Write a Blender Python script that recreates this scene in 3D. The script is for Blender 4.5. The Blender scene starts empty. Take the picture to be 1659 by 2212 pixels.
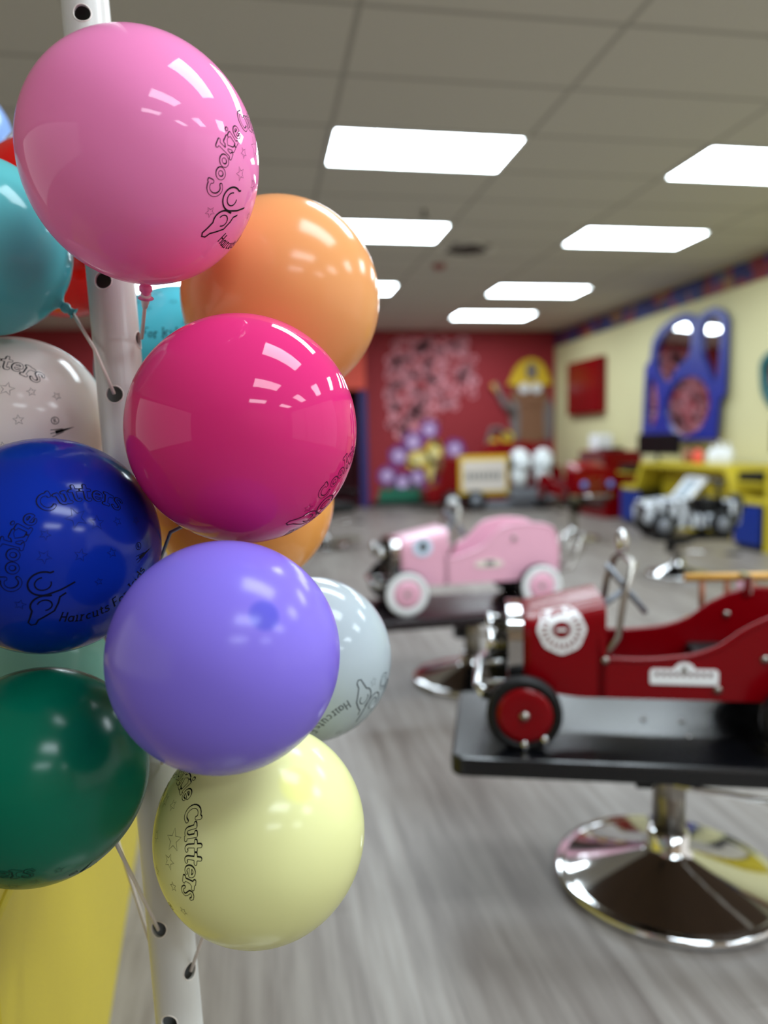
import bpy, bmesh, math, random
import numpy as np
from mathutils import Vector, Matrix
from mathutils.bvhtree import BVHTree
random.seed(7)
PI = math.pi
scene = bpy.context.scene
COL = scene.collection

# ------------------------------------------------------------------ materials
def lin(c):
    out = []
    for v in c:
        v = v / 255.0
        out.append(v / 12.92 if v <= .04045 else ((v + .055) / 1.055) ** 2.4)
    return (*out, 1.0)

def nodes(name):
    m = bpy.data.materials.new(name); m.use_nodes = True
    nt = m.node_tree; nt.nodes.clear()
    return m, nt, nt.nodes.new('ShaderNodeOutputMaterial')

def mat(name, col, rough=.5, metal=0., var=.06, scale=14., spec=.5, coat=0., emit=None, estr=0.):
    m, nt, out = nodes(name)
    b = nt.nodes.new('ShaderNodeBsdfPrincipled')
    tc = nt.nodes.new('ShaderNodeTexCoord'); nz = nt.nodes.new('ShaderNodeTexNoise'); nz.inputs['Scale'].default_value = scale
    nt.links.new(tc.outputs['Object'], nz.inputs['Vector'])
    mx = nt.nodes.new('ShaderNodeMix'); mx.data_type = 'RGBA'
    c = lin(col)
    mx.inputs['A'].default_value = tuple(v * (1 - var) for v in c[:3]) + (1,)
    mx.inputs['B'].default_value = tuple(min(1, v * (1 + var)) for v in c[:3]) + (1,)
    nt.links.new(nz.outputs['Fac'], mx.inputs['Factor'])
    nt.links.new(mx.outputs['Result'], b.inputs['Base Color'])
    b.inputs['Roughness'].default_value = rough; b.inputs['Metallic'].default_value = metal
    b.inputs['Specular IOR Level'].default_value = spec; b.inputs['Coat Weight'].default_value = coat
    b.inputs['Coat Roughness'].default_value = .08
    if emit:
        b.inputs['Emission Color'].default_value = lin(emit); b.inputs['Emission Strength'].default_value = estr
    nt.links.new(b.outputs[0], out.inputs[0])
    return m

def latex(name, col, rough, tip=None, trans=.15):
    """balloon skin: glossy latex that lets some light through; tip = (colour, size) of the thicker crown"""
    m, nt, out = nodes(name)
    b = nt.nodes.new('ShaderNodeBsdfPrincipled'); t = nt.nodes.new('ShaderNodeBsdfTranslucent')
    mix = nt.nodes.new('ShaderNodeMixShader'); mix.inputs[0].default_value = trans
    tc = nt.nodes.new('ShaderNodeTexCoord'); nz = nt.nodes.new('ShaderNodeTexNoise'); nz.inputs['Scale'].default_value = 9
    nt.links.new(tc.outputs['Object'], nz.inputs['Vector'])
    c = lin(col)
    mx = nt.nodes.new('ShaderNodeMix'); mx.data_type = 'RGBA'
    mx.inputs['A'].default_value = tuple(v * .96 for v in c[:3]) + (1,); mx.inputs['B'].default_value = tuple(min(1, v * 1.04) for v in c[:3]) + (1,)
    nt.links.new(nz.outputs['Fac'], mx.inputs['Factor'])
    last = mx.outputs['Result']
    if tip:
        nrm = nt.nodes.new('ShaderNodeVectorMath'); nrm.operation = 'NORMALIZE'
        nt.links.new(tc.outputs['Object'], nrm.inputs[0])
        sp = nt.nodes.new('ShaderNodeSeparateXYZ'); nt.links.new(nrm.outputs['Vector'], sp.inputs[0])
        mr = nt.nodes.new('ShaderNodeMapRange'); mr.interpolation_type = 'SMOOTHSTEP'
        mr.inputs['From Min'].default_value = math.cos(tip[1] * 1.25); mr.inputs['From Max'].default_value = math.cos(tip[1] * .7)
        nt.links.new(sp.outputs['Z'], mr.inputs['Value'])
        m2 = nt.nodes.new('ShaderNodeMix'); m2.data_type = 'RGBA'
        nt.links.new(mr.outputs[0], m2.inputs['Factor']); nt.links.new(last, m2.inputs['A']); m2.inputs['B'].default_value = lin(tip[0])
        last = m2.outputs['Result']
    nt.links.new(last, b.inputs['Base Color']); nt.links.new(last, t.inputs['Color'])
    b.inputs['Roughness'].default_value = rough; b.inputs['Specular IOR Level'].default_value = .24
    nt.links.new(b.outputs[0], mix.inputs[1]); nt.links.new(t.outputs[0], mix.inputs[2]); nt.links.new(mix.outputs[0], out.inputs[0])
    return m

def math_node(nt, op, a, b=None):
    n = nt.nodes.new('ShaderNodeMath'); n.operation = op
    for i, v in enumerate((a, b)):
        if v is None: continue
        if isinstance(v, (int, float)): n.inputs[i].default_value = v
        else: nt.links.new(v, n.inputs[i])
    return n.outputs[0]

def ceiling_mat():
    m, nt, out = nodes('ceiling_tiles')
    b = nt.nodes.new('ShaderNodeBsdfPrincipled'); g = nt.nodes.new('ShaderNodeNewGeometry')
    sp = nt.nodes.new('ShaderNodeSeparateXYZ'); nt.links.new(g.outputs['Position'], sp.inputs[0])
    fx = math_node(nt, 'FRACT', math_node(nt, 'DIVIDE', math_node(nt, 'SUBTRACT', sp.outputs['X'], .487 - 12.192), 1.2192))
    fy = math_node(nt, 'FRACT', math_node(nt, 'DIVIDE', math_node(nt, 'SUBTRACT', sp.outputs['Y'], 4.52 - 12.192), .6096))
    lx = math_node(nt, 'LESS_THAN', math_node(nt, 'ABSOLUTE', math_node(nt, 'SUBTRACT', fx, .5)), .4885)
    ly = math_node(nt, 'LESS_THAN', math_node(nt, 'ABSOLUTE', math_node(nt, 'SUBTRACT', fy, .5)), .477)
    f = math_node(nt, 'MULTIPLY', lx, ly)
    nz = nt.nodes.new('ShaderNodeTexNoise'); nz.inputs['Scale'].default_value = 60; nt.links.new(g.outputs['Position'], nz.inputs['Vector'])
    t = nt.nodes.new('ShaderNodeMix'); t.data_type = 'RGBA'; t.inputs['A'].default_value = lin((196, 194, 185)); t.inputs['B'].default_value = lin((208, 206, 198))
    nt.links.new(nz.outputs['Fac'], t.inputs['Factor'])
    mx = nt.nodes.new('ShaderNodeMix'); mx.data_type = 'RGBA'; mx.inputs['A'].default_value = lin((166, 164, 157)); nt.links.new(t.outputs['Result'], mx.inputs['B'])
    nt.links.new(f, mx.inputs['Factor']); nt.links.new(mx.outputs['Result'], b.inputs['Base Color']); b.inputs['Roughness'].default_value = .9
    nt.links.new(b.outputs[0], out.inputs[0]); return m

def floor_mat():
    m, nt, out = nodes('vinyl_plank_floor')
    b = nt.nodes.new('ShaderNodeBsdfPrincipled'); tc = nt.nodes.new('ShaderNodeTexCoord')
    mp = nt.nodes.new('ShaderNodeMapping'); mp.inputs['Rotation'].default_value = (0, 0, PI / 2); nt.links.new(tc.outputs['Object'], mp.inputs['Vector'])
    br = nt.nodes.new('ShaderNodeTexBrick'); br.inputs['Scale'].default_value = 1; br.inputs['Brick Width'].default_value = 1.22; br.inputs['Row Height'].default_value = .18
    br.inputs['Mortar Size'].default_value = .0012; br.inputs['Color1'].default_value = lin((136, 129, 124)); br.inputs['Color2'].default_value = lin((150, 144, 139)); br.inputs['Mortar'].default_value = lin((122, 115, 111))
    br.offset = .37; nt.links.new(mp.outputs['Vector'], br.inputs['Vector'])
    m2 = nt.nodes.new('ShaderNodeMapping'); m2.inputs['Scale'].default_value = (26, 1.6, 1); nt.links.new(tc.outputs['Object'], m2.inputs['Vector'])
    nz = nt.nodes.new('ShaderNodeTexNoise'); nz.inputs['Scale'].default_value = 1; nz.inputs['Detail'].default_value = 5; nz.inputs['Roughness'].default_value = .6
    nt.links.new(m2.outputs['Vector'], nz.inputs['Vector'])
    rp = nt.nodes.new('ShaderNodeValToRGB'); rp.color_ramp.elements[0].position = .3; rp.color_ramp.elements[0].color = lin((186, 178, 174)); rp.color_ramp.elements[1].position = .7; rp.color_ramp.elements[1].color = lin((255, 255, 253))
    nt.links.new(nz.outputs['Fac'], rp.inputs[0])
    mx = nt.nodes.new('ShaderNodeMix'); mx.data_type = 'RGBA'; mx.blend_type = 'MULTIPLY'; mx.inputs['Factor'].default_value = 1
    nt.links.new(br.outputs['Color'], mx.inputs['A']); nt.links.new(rp.outputs[0], mx.inputs['B']); nt.links.new(mx.outputs['Result'], b.inputs['Base Color'])
    b.inputs['Roughness'].default_value = .42; b.inputs['Specular IOR Level'].default_value = .4
    nt.links.new(b.outputs[0], out.inputs[0]); return m

def border_mat():
    m, nt, out = nodes('patchwork_border')
    b = nt.nodes.new('ShaderNodeBsdfPrincipled'); tc = nt.nodes.new('ShaderNodeTexCoord')
    vo = nt.nodes.new('ShaderNodeTexVoronoi'); vo.inputs['Scale'].default_value = 5.5; nt.links.new(tc.outputs['Object'], vo.inputs['Vector'])
    sp = nt.nodes.new('ShaderNodeSeparateColor'); nt.links.new(vo.outputs['Color'], sp.inputs[0])
    rp = nt.nodes.new('ShaderNodeValToRGB'); rp.color_ramp.interpolation = 'CONSTANT'
    cols = [(40, 40, 92), (120, 36, 44), (38, 48, 110), (92, 96, 112), (34, 36, 78), (140, 100, 60), (48, 58, 120), (128, 48, 62)]
    rp.color_ramp.elements[0].color = lin(cols[0])
    for i, c in enumerate(cols[1:]):
        e = rp.color_ramp.elements.new((i + 1) / 8) if i < 6 else rp.color_ramp.elements[-1]
        e.position = (i + 1) / 8; e.color = lin(c)
    nt.links.new(sp.outputs[0], rp.inputs[0]); nt.links.new(rp.outputs[0], b.inputs['Base Color']); b.inputs['Roughness'].default_value = .6
    nt.links.new(b.outputs[0], out.inputs[0]); return m

def zebra_mat():
    m, nt, out = nodes('zebra_paint')
    b = nt.nodes.new('ShaderNodeBsdfPrincipled'); tc = nt.nodes.new('ShaderNodeTexCoord')
    w = nt.nodes.new('ShaderNodeTexWave'); w.inputs['Scale'].default_value = 4.2; w.inputs['Distortion'].default_value = 7; w.inputs['Detail'].default_value = 1.5; w.inputs['Detail Scale'].default_value = 1.2
    nt.links.new(tc.outputs['Object'], w.inputs['Vector'])
    rp = nt.nodes.new('ShaderNodeValToRGB'); rp.color_ramp.elements[0].position = .40; rp.color_ramp.elements[0].color = lin((26, 26, 30)); rp.color_ramp.elements[1].position = .48; rp.color_ramp.elements[1].color = lin((208, 214, 222))
    nt.links.new(w.outputs['Fac'], rp.inputs[0]); nt.links.new(rp.outputs[0], b.inputs['Base Color']); b.inputs['Roughness'].default_value = .3
    nt.links.new(b.outputs[0], out.inputs[0]); return m

def spot_mat():
    m, nt, out = nodes('spotted_plush')
    b = nt.nodes.new('ShaderNodeBsdfPrincipled'); tc = nt.nodes.new('ShaderNodeTexCoord')
    v = nt.nodes.new('ShaderNodeTexVoronoi'); v.inputs['Scale'].default_value = 9; nt.links.new(tc.outputs['Object'], v.inputs['Vector'])
    rp = nt.nodes.new('ShaderNodeValToRGB'); rp.color_ramp.elements[0].position = .22; rp.color_ramp.elements[0].color = lin((20, 20, 24)); rp.color_ramp.elements[1].position = .28; rp.color_ramp.elements[1].color = lin((232, 238, 240))
    nt.links.new(v.outputs['Distance'], rp.inputs[0]); nt.links.new(rp.outputs[0], b.inputs['Base Color']); b.inputs['Roughness'].default_value = .85
    nt.links.new(b.outputs[0], out.inputs[0]); return m

M = {}
M['chrome'] = mat('chrome', (215, 215, 215), .07, 1, .01)
M['steel'] = mat('brushed_steel', (160, 155, 148), .28, 1, .05)
M['black'] = mat('black_rubber', (10, 10, 12), .5, spec=.3)
M['plate'] = mat('black_laminate', (7, 8, 11), .24, spec=.5)
M['plate_reflect'] = mat('dark_laminate_pink_reflection', (26, 16, 20), .25, spec=.5)  # dark laminate; maroon tint is the pink car's reflection put into the colour
M['red'] = mat('red_car_paint', (118, 0, 9), .25, coat=.05, var=.03, spec=.2)
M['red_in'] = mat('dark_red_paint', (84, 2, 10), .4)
M['pink_paint'] = mat('pink_car_paint', (228, 170, 192), .3, coat=.2, var=.03)
M['white'] = mat('white_paint', (232, 234, 236), .4)
M['offwhite'] = mat('offwhite_plastic', (225, 215, 205), .4)
M['pvc'] = mat('white_pvc', (206, 205, 200), .28, var=.02, spec=.5)
M['pvc_edge'] = mat('raw_pvc', (236, 228, 220), .5)
M['wood'] = mat('varnished_pine', (214, 160, 72), .4, var=.15, scale=30)
M['rung'] = mat('brown_wood', (150, 92, 62), .5, var=.15)
M['ink'] = mat('black_ink', (14, 14, 16), .6, spec=.12)
M['ink_soft'] = mat('faded_ink', (40, 70, 78), .6, spec=.12)
M['ink_grey'] = mat('grey_ink', (92, 98, 102), .6, spec=.12)
M['ink_blue'] = mat('navy_ink', (8, 12, 40), .6, spec=.12)
M['ink_wine'] = mat('wine_ink', (88, 16, 58), .6, spec=.12)
M['ink_green'] = mat('deep_green_ink', (4, 44, 34), .6, spec=.12)
M['yellow_lam'] = mat('yellow_laminate', (198, 178, 42), .45, var=.03)
M['yellow_wall'] = mat('pale_yellow_wall_paint', (208, 202, 156), .8, var=.02, scale=4)
M['red_wall'] = mat('red_wall_paint', (146, 30, 40), .7, var=.04, scale=3)
M['brown_wall'] = mat('brown_wall_paint', (158, 134, 110), .8, var=.03, scale=3)
M['under'] = mat('brown_board', (104, 80, 58), .6, var=.15, scale=25)
M['blue_lam'] = mat('blue_laminate', (0, 42, 130), .35, var=.03)
M['blue_dark'] = mat('navy_trim_paint', (26, 28, 100), .5)
M['blue_frame'] = mat('blue_frame_paint', (22, 42, 138), .4)
M['mirror'] = mat('mirror_glass', (225, 225, 225), .03, 1, .005)
M['teal_frame'] = mat('teal_frame_paint', (20, 92, 96), .4)
M['coral'] = mat('coral_panel', (240, 92, 74), .6)
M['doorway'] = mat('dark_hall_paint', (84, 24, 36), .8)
M['screen'] = mat('screen_black', (8, 8, 12), .3)
M['grille'] = mat('grille_dark', (20, 14, 16), .5)
M['grey'] = mat('grey_metal', (128, 132, 140), .4, .3)
M['vent'] = mat('vent_dark', (74, 68, 66), .7)
M['bubble'] = mat('bubble_paint', (226, 150, 162), .7)
M['violet'] = mat('violet_petal_paint', (126, 66, 150), .7)
M['lilac'] = mat('lilac_paint', (205, 176, 222), .7)
M['gold'] = mat('golden_paint', (222, 186, 40), .6)
M['cream'] = mat('cream_paint', (238, 222, 150), .6)
M['grass_paint'] = mat('green_grass_paint', (24, 106, 80), .7)
M['brown'] = mat('brown_paint', (132, 92, 66), .7)
M['greycoat'] = mat('grey_paint', (120, 112, 112), .7)
M['lamp'] = mat('light_diffuser', (240, 248, 250), .5, emit=(232, 246, 255), estr=21.5)
M['lampframe'] = mat('white_light_frame', (225, 225, 220), .5)
M['hlblue'] = mat('blue_lens', (90, 130, 205), .2)
M['glass_dull'] = mat('windshield_clear', (150, 160, 168), .5, spec=.2)

# ------------------------------------------------------------------ mesh building
class MB:
    def __init__(s): s.bm = bmesh.new(); s.mi = 0
    def face(s, pts, smooth=False):
        f = s.bm.faces.new([s.bm.verts.new(p) for p in pts]); f.material_index = s.mi; f.smooth = smooth; return f
    def grid(s, rows, closed=False, smooth=True, capA=False, capB=False):
        V = [[s.bm.verts.new(p) for p in r] for r in rows]; n = len(rows[0])
        for a, b in zip(V[:-1], V[1:]):
            for i in range(n if closed else n - 1):
                j = (i + 1) % n
                f = s.bm.faces.new((a[i], a[j], b[j], b[i])); f.smooth = smooth; f.material_index = s.mi
        for c, r in ((capA, V[0]), (capB, V[-1])):
            if c:
                f = s.bm.faces.new(r if c is V else r); f.material_index = s.mi
        return V
    def box(s, x0, x1, y0, y1, z0, z1, bev=0., seg=2):
        t = bmesh.new(); bmesh.ops.create_cube(t, size=1)
        for v in t.verts: v.co = Vector(((x0 + x1) / 2 + v.co.x * (x1 - x0), (y0 + y1) / 2 + v.co.y * (y1 - y0), (z0 + z1) / 2 + v.co.z * (z1 - z0)))
        if bev > 0: bmesh.ops.bevel(t, geom=list(t.edges), offset=bev, segments=seg, affect='EDGES', profile=.6)
        s.merge(t); return s
    def merge(s, t, mtx=None, smooth=None):
        vm = {}
        for v in t.verts: vm[v] = s.bm.verts.new(mtx @ v.co if mtx else v.co)
        for f in t.faces:
            try: g = s.bm.faces.new([vm[v] for v in f.verts])
            except ValueError: continue
            g.material_index = s.mi; g.smooth = f.smooth if smooth is None else smooth
        t.free()
    def tube(s, pts, r, seg=12, caps=True):
        pts = [Vector(p) for p in pts]; rows = []; n = len(pts); up = None
        for i, p in enumerate(pts):
            d = (pts[min(i + 1, n - 1)] - pts[max(i - 1, 0)]).normalized()
            if up is None: up = d.orthogonal().normalized()
            up = (up - d * up.dot(d)).normalized(); w = d.cross(up)
            rr = r[i] if isinstance(r, (list, tuple)) else r
            rows.append([p + (up * math.cos(a) + w * math.sin(a)) * rr for a in [2 * PI * k / seg for k in range(seg)]])
        s.grid(rows, True, True, caps, caps); return s
    def lathe(s, prof, seg=48, axis='z', o=(0, 0, 0), smooth=True):
        o = Vector(o); rows = []
        for r, h in prof:
            row = []
            for k in range(seg):
                a = 2 * PI * k / seg; x, y = r * math.cos(a), r * math.sin(a)
                p = (x, y, h) if axis == 'z' else ((x, h, y) if axis == 'y' else (h, x, y))
                row.append(o + Vector(p))
            rows.append(row)
        s.grid(rows, True, smooth, True, True); return s
    def ball(s, c, r, seg=24, rings=14):
        r = r if isinstance(r, (tuple, list)) else (r, r, r); c = Vector(c)
        rows = [[c + Vector((r[0] * math.sin(t) * math.cos(a), r[1] * math.sin(t) * math.sin(a), r[2] * math.cos(t))) for a in [2 * PI * k / seg for k in range(seg)]] for t in [PI * (.02 + .96 * i / rings) for i in range(rings + 1)]]
        s.grid(rows, True, True, True, True); return s
    def prism(s, poly, d0, d1, plane='xz'):
        """polygon in plane xz extruded along y, or yz along x, or xy along z"""
        def P(a, b, d): return {'xz': (a, d, b), 'yz': (d, a, b), 'xy': (a, b, d)}[plane]
        A = [s.bm.verts.new(P(a, b, d0)) for a, b in poly]; B = [s.bm.verts.new(P(a, b, d1)) for a, b in poly]
        n = len(poly)
        fs = [s.bm.faces.new(A), s.bm.faces.new(B[::-1])] + [s.bm.faces.new((A[i], A[(i + 1) % n], B[(i + 1) % n], B[i])) for i in range(n)]
        for f in fs: f.material_index = s.mi
        return s
    def ring(s, c, ro, ri, d0, d1, plane='xz', seg=24, squash=1.):
        def P(a, b, d): return {'xz': (a, d, b), 'yz': (d, a, b), 'xy': (a, b, d)}[plane]
        rows = []
        for r, d in ((ri, d0), (ro, d0), (ro, d1), (ri, d1), (ri, d0)):
            rows.append([P(c[0] + r * math.cos(2 * PI * k / seg), c[1] + squash * r * math.sin(2 * PI * k / seg), d) for k in range(seg)])
        s.grid(rows, True, False); return s
    def build(s, name, mats, parent=None, loc=None, rotz=0., bevel=0.):
        bmesh.ops.recalc_face_normals(s.bm, faces=list(s.bm.faces))
        me = bpy.data.meshes.new(name); s.bm.to_mesh(me); s.bm.free()
        for m in (mats if isinstance(mats, (list, tuple)) else [mats]): me.materials.append(M[m] if isinstance(m, str) else m)
        o = bpy.data.objects.new(name, me); COL.objects.link(o)
        if parent: o.parent = parent
        if loc: o.location = loc
        o.rotation_euler.z = rotz
        if bevel:
            b = o.modifiers.new('soft_edges', 'BEVEL'); b.width = bevel; b.segments = 2; b.limit_method = 'ANGLE'
        return o

def tag(o, label, cat, group=None):
    o['label'] = label; o['category'] = cat
    if group: o['group'] = group
    return o
def thing(name, label, cat, loc=(0, 0, 0), rotz=0., group=None):
    o = bpy.data.objects.new(name, None); COL.objects.link(o); o.location = loc; o.rotation_euler.z = rotz; o.empty_display_size = .1
    return tag(o, label, cat, group)
def struct(o): o['kind'] = 'structure'; return o

def sheet(name, mats, outer, holes, d0, d1, plane, parent=None, loc=None):
    """flat board with holes, cut from 2D outlines"""
    cu = bpy.data.curves.new(name, 'CURVE'); cu.dimensions = '2D'; cu.fill_mode = 'BOTH'; cu.extrude = abs(d1 - d0) / 2
    for pl in [outer] + holes:
        sp = cu.splines.new('POLY'); sp.points.add(len(pl) - 1); sp.use_cyclic_u = True
        for p, (a, b) in zip(sp.points, pl): p.co = (a, b, 0, 1)
    t = bpy.data.objects.new('tmp', cu); COL.objects.link(t)
    dg = bpy.context.evaluated_depsgraph_get(); me = bpy.data.meshes.new_from_object(t.evaluated_get(dg))
    bpy.data.objects.remove(t); bpy.data.curves.remove(cu)
    dm = (d0 + d1) / 2
    for v in me.vertices:
        a, b, z = v.co
        v.co = {'xz': (a, dm + z, b), 'yz': (dm + z, a, b), 'xy': (a, b, dm + z)}[plane]
    bm = bmesh.new(); bm.from_mesh(me); bmesh.ops.recalc_face_normals(bm, faces=list(bm.faces)); bm.to_mesh(me); bm.free()
    me.name = name; me.materials.clear()
    for m in (mats if isinstance(mats, (list, tuple)) else [mats]): me.materials.append(M[m])
    o = bpy.data.objects.new(name, me); COL.objects.link(o)
    if parent: o.parent = parent
    if loc: o.location = loc
    return o
def ell(cx, cy, rx, ry, n=40, a0=0, a1=2 * PI): return [(cx + rx * math.cos(a0 + (a1 - a0) * k / n), cy + ry * math.sin(a0 + (a1 - a0) * k / n)) for k in range(n)]
def smooth_loop(pts, it=2):
    for _ in range(it):
        q = []
        for i in range(len(pts)):
            a, b = pts[i], pts[(i + 1) % len(pts)]
            q += [(a[0] * .75 + b[0] * .25, a[1] * .75 + b[1] * .25), (a[0] * .25 + b[0] * .75, a[1] * .25 + b[1] * .75)]
        pts = q
    return pts

# ------------------------------------------------------------------ the room
H = 2.965; XL, XR, YF, YB = -5.0, 5.15, -4.0, 12.45
M['ceiling'] = ceiling_mat(); M['floor'] = floor_mat(); M['border'] = border_mat(); M['zebra'] = zebra_mat(); M['spots'] = spot_mat()
m = MB(); m.box(XL, XR, YF, YB, -.1, 0); struct(m.build('floor', 'floor'))
m = MB(); m.box(XL, XR, YF, YB, H, H + .1); struct(m.build('ceiling', 'ceiling'))
m = MB(); m.box(XL - .1, XL, 3.4, YB, 0, H); m.box(XL - .1, XL, YF, 3.4, 0, .1); m.box(XL - .1, XL, YF, 3.4, 2.86, H); m.box(XL - .1, XL, YF, YF + .1, .1, 2.86)  # near half left open: added, unseen opening that lets in fill light
struct(m.build('wall_left', 'yellow_wall'))
# back wall with a doorway left of the navy post
m = MB(); m.box(XL, .75, YB, YB + .12, 0, H); m.box(.75, 1.68, YB, YB + .12, 1.98, H); m.box(1.68, XR, YB, YB + .12, 0, H); struct(m.build('wall_back', 'red_wall'))
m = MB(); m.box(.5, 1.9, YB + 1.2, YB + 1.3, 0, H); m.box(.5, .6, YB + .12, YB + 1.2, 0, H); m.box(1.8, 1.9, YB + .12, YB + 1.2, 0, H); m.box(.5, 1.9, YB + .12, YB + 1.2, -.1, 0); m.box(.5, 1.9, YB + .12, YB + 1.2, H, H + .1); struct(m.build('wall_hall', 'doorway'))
m = MB(); m.box(1.68, 1.81, YB - .05, YB, 0, 1.96); m.box(.62, .75, YB - .05, YB, 0, 1.96); struct(m.build('trim_1', 'blue_dark'))
m = MB(); m.box(XR, XR + .12, 2.2, YB, 0, H); m.box(XR, XR + .12, YF, 2.2, 0, .1); m.box(XR, XR + .12, YF, 2.2, 2.86, H)
for y in (-4, -1.95, .1, 2.1): m.box(XR, XR + .12, y, y + .06, .1, 2.86)
struct(m.build('wall_right', 'yellow_wall'))
m = MB(); m.box(XL, XR, YF - .12, YF, 0, H); struct(m.build('wall_front', 'brown_wall'))
m = MB(); m.box(XR - .012, XR, 2.2, YB, 2.69, 2.935); struct(m.build('trim_2', 'border'))
m = MB(); m.box(1.85, XR, YB - .015, YB, 0, .09); struct(m.build('baseboard_back', 'black'))

# coral panel over the doorway
o = MB().box(.8, 1.79, YB - .034, YB - .004, 1.99, 2.70, .008).build('header_panel', 'coral'); tag(o, 'coral red panel on the wall above the navy doorway post', 'panel')

# ceiling lights: 2x4 ft troffers on the tile grid
def light(ix, y, label, group=None):
    x0 = .487 + 1.2192 * ix
    t = thing('ceiling_light', label, 'ceiling light', (x0 + .6096, y + .3048, H), 0, group)
    m = MB()
    for a in ((-.605, .605, -.30, -.275), (-.605, .605, .275, .30), (-.605, -.58, -.275, .275), (.58, .605, -.275, .275)): m.box(*a, -.012, .0)
    m.build('frame', 'lampframe', t)
    m = MB(); m.face([(-.58, -.275, -.008), (-.58, .275, -.008), (.58, .275, -.008), (.58, -.275, -.008)]); m.build('diffuser', 'lamp', t)
rows = [-3.32, -1.49, .25, 2.08, 4.52, 6.35, 8.79, 10.62]
named = {(0, 4): 'large bright ceiling panel upper middle, directly right of the pink balloon', (2, 4): 'bright ceiling panel cut off by the upper right edge of the photo',
         (0, 5): 'bright ceiling panel partly behind the upper orange balloon', (2, 5): 'bright ceiling panel on the right, in front of the patterned wall border',
         (0, 6): 'small sliver of ceiling light peeking out right of the upper orange balloon', (2, 6): 'bright ceiling panel second from the red back wall, right column',
         (2, 7): 'bright ceiling panel closest to the red back wall, right column',
         (-2, 7): 'blurred ceiling light seen low between the teal balloon and the white pole'}
for ix in (-2, 0, 2):
    for k, y in enumerate(rows):
        if (ix, k) == (0, 7) or (ix < 0 and k < 6): continue
        lb = named.get((ix, k))
        if lb: light(ix, y, lb)
        else: light(ix, y, 'lit ceiling panel hidden behind balloons or outside the photo', 'ceiling panels out of view')
t = thing('ceiling_vent', 'dark square air vent in the ceiling below the second bright panel', 'vent', (2.07, 7.2, H))
m = MB(); m.ring((0, 0), .30, .27, -.012, 0, 'xy', 4); m.build('frame', 'lampframe', t, rotz=0)
m = MB()
for k in range(9): m.box(-.19, .19, -.19 + k * .045, -.17 + k * .045, -.01, -.002)
m.build('grille', 'vent', t)
m = MB(); m.lathe([(.02, -.05), (.05, -.045), (.07, -.02), (.075, 0)], 24, o=(1.95, 7.85, H)); tag(m.build('smoke_detector', mat('detector_plastic', (150, 84, 78), .5)), 'small reddish round detector on the ceiling beyond the dark vent', 'smoke detector')
m = MB(); m.tube([(1.38, 6.03, H), (1.38, 6.03, H - .05)], .012); m.lathe([(.03, -.06), (.03, -.055), (.01, -.05)], 16, o=(1.38, 6.03, H)); tag(m.build('sprinkler', 'vent'), 'tiny dark sprinkler head on the ceiling above the second light panel', 'sprinkler')

# ------------------------------------------------------------------ mural on the back wall
W0 = YB - .004; W1 = YB
mural = thing('wall_mural', 'painted mural of pale bubbles, purple flowers and a yellow puppy on red wall', 'mural', (3.0, YB, 0))
def off(m, y=YB): 
    for v in m.bm.verts: v.co -= Vector((3.0, y, 0))
    return m
m = MB(); rs = random.Random(3)
for k in range(250):
    u, v = rs.random(), rs.random()
    x = 2.16 + 1.55 * u; z = 1.22 + 1.60 * v
    if z < 1.75 and x > 3.45 - (1.75 - z) * 1.2: continue
    if z > 2.5 and (x < 2.3 or x > 3.55): continue
    r = rs.uniform(.04, .095)
    m.ring((x, z), r, r * rs.choice((.25, .55, .7)), W0 - .003, W1, 'xz', 14)
o = off(m).build('bubble', 'bubble', mural); o['kind'] = 'stuff'
for (x, z, r) in [(2.884, 1.295, .17), (2.598, 1.088, .19), (2.344, .858, .18), (2.138, .525, .17), (2.401, .407, .17), (2.66, .479, .17), (3.328, .954, .18)]:
    m = MB(); m.mi = 0
    for k in range(7):
        a = 2 * PI * k / 7; m.ring((x + r * .62 * math.cos(a), z + r * .62 * math.sin(a)), r * .42, .002, W0 - .004, W1, 'xz', 14)
    m.mi = 1; m.ring((x, z), r * .60, .002, W0 - .008, W1, 'xz', 18)
    off(m).build('flower', ['violet', 'lilac'], mural)
m = MB(); m.prism([(1.95, 0.02), (2.95, .02), (2.95, .14)] + [(2.95 - .1 * k, .30 + (.07 if k % 2 else -.03)) for k in range(1, 10)] + [(1.98, .2)], W0 - .005, W1); off(m).build('grass', 'grass_paint', mural)
m = MB()
for (x, z, rx, rz) in [(2.72, .80, .24, .15), (2.96, .90, .16, .22), (2.93, .58, .12, .2), (3.0, .42, .1, .13), (2.58, .72, .1, .09), (3.0, 1.03, .07, .1)]: m.prism(ell(x, z, rx, rz, 28), W0 - .011, W1)
m.mi = 1
for (x, z, rx, rz) in [(2.70, .80, .15, .09), (2.97, .9, .09, .13), (2.93, .56, .06, .13)]: m.prism(ell(x, z, rx, rz, 24), W0 - .014, W1)
off(m).build('yellow_puppy', ['gold', 'cream'], mural)

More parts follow.
